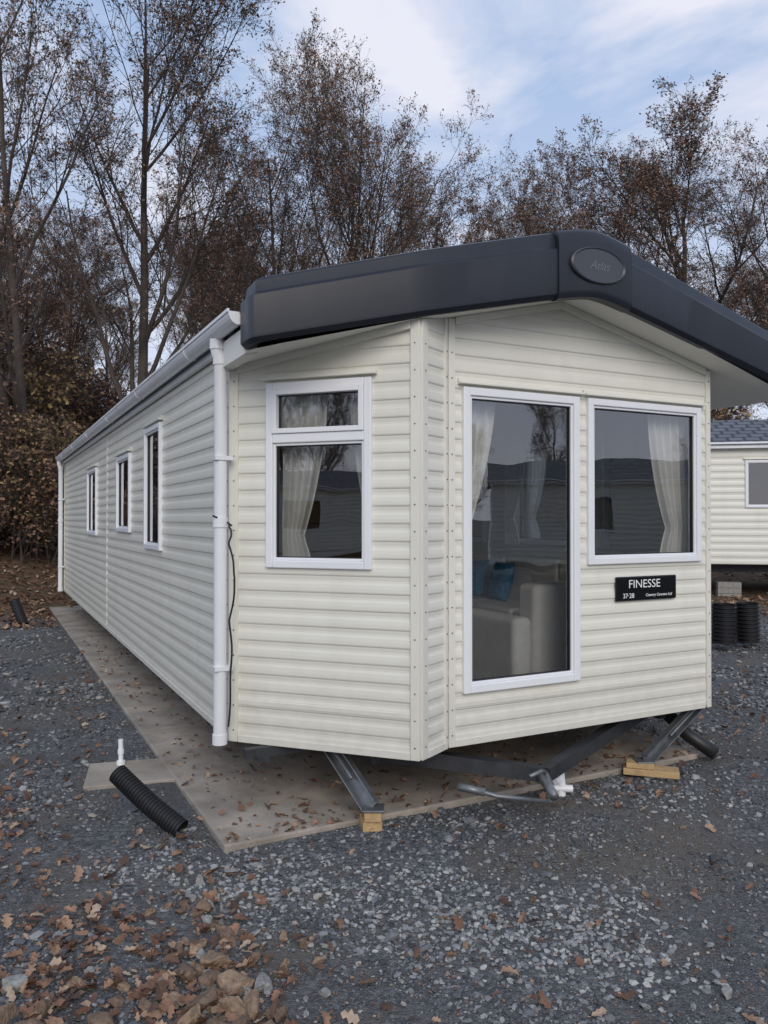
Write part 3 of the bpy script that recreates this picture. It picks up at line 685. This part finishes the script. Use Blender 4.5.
# fallen leaves
def leaves(name,x,y,z,size,mat,curl=.5,tilt=.35):
    n=len(x); tt=np.linspace(0,1,7); wd=np.array([.02,.24,.15,.36,.22,.30,.03])
    c=rng.uniform(-curl,curl,n); fold=rng.uniform(-.1,.7,n)
    base=np.zeros((n,21,3))
    for i in range(7):
        jit=rng.uniform(.7,1.2,(n,2))
        zz=c*(tt[i]-.5)**2*1.4
        base[:,i*3+0]=np.stack([np.full(n,tt[i]-.5),-wd[i]*jit[:,0],zz+fold*wd[i]],1)
        base[:,i*3+1]=np.stack([np.full(n,tt[i]-.5),np.zeros(n),zz],1)
        base[:,i*3+2]=np.stack([np.full(n,tt[i]-.5),wd[i]*jit[:,1],zz+fold*wd[i]*rng.uniform(.3,1.4,n)],1)
    f=[]
    for i in range(6):
        a=i*3; f+=[(a,a+3,a+4,a+1),(a+1,a+4,a+5,a+2)]
    f=np.array(f)
    th=rng.uniform(0,6.28,n); ax=rng.normal(0,tilt,n); ay=rng.normal(0,tilt,n)
    cx,sx_=np.cos(ax),np.sin(ax); cy_,sy=np.cos(ay),np.sin(ay); cz,sz=np.cos(th),np.sin(th)
    Zr=np.zeros(n); O=np.ones(n)
    Rx=np.stack([O,Zr,Zr,Zr,cx,-sx_,Zr,sx_,cx],1).reshape(n,3,3); Ry=np.stack([cy_,Zr,sy,Zr,O,Zr,-sy,Zr,cy_],1).reshape(n,3,3); Rz=np.stack([cz,-sz,Zr,sz,cz,Zr,Zr,Zr,O],1).reshape(n,3,3)
    R=Rz@Ry@Rx; v=np.einsum('nij,nkj->nki',R,base)*size[:,None,None]
    v[:,:,2]-=v[:,:,2].min(axis=1)[:,None]; v[:,:,0]+=x[:,None]; v[:,:,1]+=y[:,None]; v[:,:,2]+=z[:,None]
    F=(f[None]+(np.arange(n)*21)[:,None,None]).reshape(-1,4)
    return np_mesh(name,v.reshape(-1,3),F,4,[mat],rnd=np.repeat(rng.random(n),12))
lfm=attr_mat('dead_leaves',[(0,(.09,.052,.038)),(.4,(.20,.105,.065)),(.7,(.31,.175,.11)),(.9,(.41,.27,.18)),(1,(.48,.38,.28))],rough=.7,bscale=60,bump=0)
xs=[];ys=[]
def patch(px,py,sx,sy,n):
    p=rng.normal(px,sx,n); q=rng.normal(py,sy,n); q=np.clip(q,560,1150); D=H*780/(q-519); xs.append((p-384)/780*D); ys.append(D)
patch(80,950,65,40,200); patch(50,895,45,35,80); patch(15,800,20,50,60); patch(190,1000,50,30,110); patch(8,720,20,40,50); patch(225,930,25,30,60)
patch(30,990,40,30,70)
n=270; q=rng.uniform(600,1040,n); p=rng.uniform(-30,800,n); D=H*780/(q-519); xs.append((p-384)/780*D); ys.append(D)
patch(720,612,50,6,420); patch(730,680,40,35,80); patch(90,690,20,40,100); patch(620,790,60,12,25); patch(190,860,40,20,30); patch(740,740,40,20,35)
x=np.concatenate(xs); y=np.concatenate(ys); sz1=rng.uniform(.025,.075,len(x)); u,v=uv_of(x,y)
ins=(v<.59)&(u>-.21)&(u<SR); ok=~(ins&(rng.random(len(x))<.5)); x,y,ins,sz1=x[ok],y[ok],ins[ok],sz1[ok]
z=np.where(ins,.034,gz(x,y)+.008)
n=1500; uu=rng.uniform(-.18,SR,n); vv=.57-rng.random(n)**1.8*8; X2=L0.x+wv.x*uu+fv.x*vv; Y2=L0.y+wv.y*uu+fv.y*vv
n3=8500; X3=np.concatenate([rng.uniform(-16,-5.2,6300),rng.uniform(3,14,2200)]); Y3=12.3+rng.random(n3)**1.2*13; k3=(X3<0)|(Y3<15)|(Y3>19)
u3,v3=uv_of(X3,Y3); k3&=(u3<-.25)|(u3>UW+.3)|(v3<VB-.5)
X3,Y3=X3[k3],Y3[k3]
n4=2600; q=rng.uniform(610,1040,n4); p=rng.uniform(-30,800,n4); D4=H*780/(q-519); X4=(p-384)/780*D4; u4,v4=uv_of(X4,D4); o4=(v4>.6)|(u4<-.22)|(u4>SR); X4,Y4=X4[o4],D4[o4]
x=np.concatenate([x,X2,X3,X4]); y=np.concatenate([y,Y2,Y3,Y4]); z=np.concatenate([z,np.full(n,.034),gz(X3,Y3)+.01,gz(X4,Y4)+.008])
sz=np.concatenate([sz1,rng.uniform(.012,.06,n),rng.uniform(.07,.14,len(X3)),rng.uniform(.007,.018,len(X4))])
link(bpy.data.objects.new('fallen_leaves',leaves('fallen_leaves',x,y,z,sz,lfm)))

# ================================================================ trees
leafm=attr_mat('oak_leaves_autumn',[(0,(.12,.070,.050)),(.5,(.23,.135,.09)),(1,(.36,.21,.13))],rough=.8,tex=False)
greenl=attr_mat('bramble_leaves',[(0,(.09,.07,.035)),(.4,(.20,.135,.07)),(.7,(.30,.18,.09)),(1,(.38,.30,.12))],rough=.8,tex=False)
def rv(): return Vector((random.gauss(0,1),random.gauss(0,1),random.gauss(0,1)))
def make_tree(name,seed,Ht,kids,segs,ratio,nleaf,leaf_mat,r0,tmin0=.22,wig=(.04,.09,.13,.2,.28,.3),upb=(.04,.08,.07,.05,.03,0),stems=1,spread=(.4,.75),lsz=(.035,.06),rmin=.0058):
    random.seed(seed); V=[];F=[];tips=[]
    def tube(pts,sides):
        b=len(V); n=len(pts)
        for i,(p,r) in enumerate(pts):
            tdir=(pts[min(i+1,n-1)][0]-pts[max(i-1,0)][0]); tdir.normalize()
            a=tdir.orthogonal().normalized() if i==0 else (a-tdir*a.dot(tdir)).normalized()
            c=tdir.cross(a)
            for j in range(sides):
                th=6.28318*j/sides; q=p+a*(math.cos(th)*r)+c*(math.sin(th)*r); V.append((q.x,q.y,q.z))
        for i in range(n-1):
            for j in range(sides):
                x=b+i*sides+j; y=b+i*sides+(j+1)%sides; F.append((x,y,y+sides,x+sides))
    mx=len(kids)
    def grow(p,d,L,r,lvl):
        n=segs[lvl]; pts=[(p.copy(),r*(1.25 if lvl==0 else 1))]; d=d.copy()
        for i in range(n):
            d=(d+rv()*wig[lvl]*.6+Vector((0,0,upb[lvl]))).normalized(); p=p+d*(L/n)
            pts.append((p.copy(),max(rmin*.7,r*(1-.78*(i+1)/n)))) 
        tube(pts,(9,6,4,3,3,3)[lvl])
        if lvl>=mx-1: tips.extend(q for q,_ in pts[1:])
        if lvl<mx:
            for k in range(kids[lvl]):
                t0=tmin0 if lvl==0 else .18
                tt=t0+(1-t0)*((k+random.random())/kids[lvl]); f=tt*n; i=min(int(f),n-1); q=pts[i][0].lerp(pts[i+1][0],f-i); rr=pts[i][1]+(pts[i+1][1]-pts[i][1])*(f-i)
                ax=(pts[i+1][0]-pts[i][0]).normalized(); side=rv(); side=(side-ax*side.dot(ax)).normalized()
                sp=random.uniform(*spread); cd=(ax*math.cos(sp)+side*math.sin(sp)).normalized()
                cl=L*ratio[lvl]*(1.15-(.40 if lvl==0 else .55)*tt)*random.uniform(.75,1.2)
                grow(q,cd,cl,max(rmin,min(rr*.66,r*.52*random.uniform(.6,1))),lvl+1)
    for s in range(stems):
        d=Vector((random.gauss(0,.16)*(stems>1),random.gauss(0,.16)*(stems>1),1)).normalized()
        grow(Vector((random.gauss(0,.25)*(stems>1),random.gauss(0,.25)*(stems>1),-.3)),d,Ht*random.uniform(.85,1),r0*random.uniform(.8,1),0)
    V=np.array(V); F=np.array(F); nf=len(F)
    T=np.array([tuple(q) for q in random.choices(tips,k=nleaf)])+rng.normal(0,.07,(nleaf,3))
    s=rng.uniform(lsz[0],lsz[1],nleaf); R=rotm(nleaf); qd=np.array([(-.5,-.3,0),(.5,-.3,.1),(.5,.3,0),(-.5,.3,.1)])
    lv=np.einsum('nij,kj->nki',R,qd)*s[:,None,None]*1.3+T[:,None,:]
    lf=np.arange(nleaf*4).reshape(-1,4)+len(V)
    rnd=np.concatenate([np.zeros(nf),rng.random(nleaf)])
    allv=np.concatenate([V,lv.reshape(-1,3)]); allv*=Ht/np.percentile(allv[:,2],99.5)
    me=np_mesh(name,allv,np.concatenate([F,lf]),4,[bark,leaf_mat],rnd=rnd,matidx=np.concatenate([np.zeros(nf),np.ones(nleaf)]))
    return me
segs=(12,8,6,4,3,2)
oaks=[make_tree('oak_a',3,16,(15,9,8,5,3),segs,(.46,.5,.48,.5,.6),14000,leafm,.24),
      make_tree('oak_b',8,16,(15,9,8,5,3),segs,(.50,.5,.48,.5,.6),19000,leafm,.26,spread=(.4,.8)),
      make_tree('oak_c',21,16,(7,7,7,5,3),segs,(.42,.5,.5,.5,.6),15000,leafm,.19,stems=3),
      make_tree('oak_d',34,16,(16,10,8,5,3),segs,(.54,.52,.48,.5,.6),25000,leafm,.26,tmin0=.2,spread=(.45,.9),lsz=(.04,.065))]
def place(me,name,px,D,topy,rot,parent=None,dz=0,sx=1):
    x=(px-384)/780*D; g=float(gz(x,D)); sc=(H-g+(519-topy)*D/780)/16
    o=bpy.data.objects.new(name,me); o.location=(x,D,g+dz); o.scale=(sc*sx,sc*sx,sc); o.rotation_euler=(0,0,rot); link(o,parent); return o
for m,px,D,ty,r,sx in ((0,130,21,-110,.4,1.1),(2,25,20,-130,2.0,1.0),(3,350,26,38,2.6,.92),(2,290,29,60,1.6,1.0),
                   (3,600,33,122,1.2,1.2),(1,680,35,118,3.4,1.35),(3,780,37,150,4.2,1.15),(2,500,44,205,4.1,1.2),(1,425,40,165,.7,1.2)):
    place(oaks[m],'oak_tree',px,D,ty,r,sx=sx)
bg=empty('distant_woodland')
random.seed(5)
for i in range(22):
    px=-120+i*50+random.uniform(-20,20); D=random.uniform(45,75)
    place(oaks[random.randrange(4)],'woodland_tree',px,D,random.uniform(190,300) if px<400 else random.uniform(235,305),random.uniform(0,6.28),bg,sx=1.2)
for x,y,s in ((27,-6,.5),(30,0,.55),(26,-12,.5),(33,3,.6),(24,-9,.35),(-14,-24,.8),(-8,-28,.8),(-24,-18,.8),(-20,-16,.55),(38,6,.7)):
    o=bpy.data.objects.new('woodland_tree',oaks[random.randrange(4)]); o.location=(x,y,0); o.scale=(s,s,s); o.rotation_euler=(0,0,random.uniform(0,6)); link(o,bg)
bs=(6,5,4,3,2)
bushes=[make_tree('bush_a',51,3,(9,6,5,4),bs,(.6,.55,.55,.6),3800,greenl,.03,stems=6,tmin0=.05,wig=(.2,.25,.3,.35,.4),lsz=(.04,.08),rmin=.004),
        make_tree('bush_b',52,3,(9,6,5,4),bs,(.5,.55,.55,.6),2500,leafm,.03,stems=6,tmin0=.05,wig=(.15,.2,.3,.35,.4),lsz=(.04,.08),rmin=.004)]
ug=empty('undergrowth'); random.seed(9)
for i in range(56):
    X_=random.uniform(-19,-7.4); D=random.uniform(14.8,25)
    if X_>-9 and D<18: D+=4
    o=bpy.data.objects.new('bush',bushes[(i%3)>0]); s=random.uniform(.4,1.1)*(1+(D-14)*.08); o.location=(X_,D,float(gz(X_,D))-.1); o.scale=(s*1.1,s*1.1,s); o.rotation_euler=(0,0,random.uniform(0,6)); link(o,ug)
for i in range(50):
    D=random.uniform(25,40); X_=random.uniform(-.62,.62)*D
    o=bpy.data.objects.new('bush',bushes[(i%3)>0]); s=random.uniform(1.1,2.0); o.location=(X_,D,float(gz(X_,D))-.1); o.scale=(s*1.3,s*1.3,s); o.rotation_euler=(0,0,random.uniform(0,6)); link(o,ug)

# ================================================================ light, sky, camera
EL=30; AZ=172
w=bpy.data.worlds.new('World'); scn.world=w; w.use_nodes=True; nt=w.node_tree; bgN=nt.nodes['Background']
sky=N(nt,'ShaderNodeTexSky',sky_type='NISHITA'); sky.sun_disc=False; sky.sun_elevation=math.radians(EL); sky.sun_rotation=math.radians(AZ); sky.dust_density=.8; sky.air_density=1.0
tc=N(nt,'ShaderNodeTexCoord'); mp=N(nt,'ShaderNodeMapping'); mp.inputs['Scale'].default_value=(1.1,1.1,3.0); mp.inputs['Location'].default_value=(1.35,.2,.6); mp.inputs['Rotation'].default_value=(0,.35,0)
nt.links.new(tc.outputs['Generated'],mp.inputs['Vector'])
no=N(nt,'ShaderNodeTexNoise'); no.inputs['Scale'].default_value=2.2; no.inputs['Detail'].default_value=6; no.inputs['Roughness'].default_value=.55; no.inputs['Distortion'].default_value=.5
nt.links.new(mp.outputs['Vector'],no.inputs['Vector'])
r=ramp(nt,[(.46,(0,0,0)),(.66,(.9,.9,.9))]); nt.links.new(no.outputs['Fac'],r.inputs['Fac'])
sz_=N(nt,'ShaderNodeSeparateXYZ'); nt.links.new(tc.outputs['Generated'],sz_.inputs[0])
gr=N(nt,'ShaderNodeMapRange'); gr.inputs[1].default_value=.08; gr.inputs[2].default_value=.55; gr.inputs[3].default_value=.70; gr.inputs[4].default_value=.05; nt.links.new(sz_.outputs['Z'],gr.inputs[0])
ia=N(nt,'ShaderNodeMath',operation='SUBTRACT'); ia.inputs[0].default_value=1; nt.links.new(r.outputs['Color'],ia.inputs[1])
ib=N(nt,'ShaderNodeMath',operation='SUBTRACT'); ib.inputs[0].default_value=1; nt.links.new(gr.outputs[0],ib.inputs[1])
im=N(nt,'ShaderNodeMath',operation='MULTIPLY'); nt.links.new(ia.outputs[0],im.inputs[0]); nt.links.new(ib.outputs[0],im.inputs[1])
ic=N(nt,'ShaderNodeMath',operation='SUBTRACT'); ic.inputs[0].default_value=1; nt.links.new(im.outputs[0],ic.inputs[1])
hz=N(nt,'ShaderNodeMix',data_type='RGBA'); hz.inputs[0].default_value=.75; nt.links.new(sky.outputs[0],hz.inputs[6]); hz.inputs[7].default_value=(2.6,3.7,5.7,1)
mx=N(nt,'ShaderNodeMix',data_type='RGBA'); nt.links.new(ic.outputs[0],mx.inputs[0]); nt.links.new(hz.outputs[2],mx.inputs[6]); mx.inputs[7].default_value=(5.8,5.8,6.4,1)
nt.links.new(mx.outputs[2],bgN.inputs['Color']); bgN.inputs['Strength'].default_value=.15
sun=bpy.data.lights.new('sun','SUN'); sun.energy=1.5; sun.angle=math.radians(35); sun.color=(1,.92,.81)
so=bpy.data.objects.new('sun',sun); link(so)
az=math.radians(AZ); el=math.radians(EL); dirv=Vector((math.sin(az)*math.cos(el),math.cos(az)*math.cos(el),math.sin(el)))
so.rotation_euler=dirv.to_track_quat('Z','Y').to_euler(); so.location=(0,-5,20)
cam=bpy.data.cameras.new('camera'); cam.sensor_fit='VERTICAL'; cam.sensor_height=36; cam.lens=780/1024*36; cam.clip_end=2000; cam.clip_start=.05
co=bpy.data.objects.new('camera',cam); co.location=(0,0,H); co.rotation_euler=(math.radians(90+.51),0,0); link(co); scn.camera=co
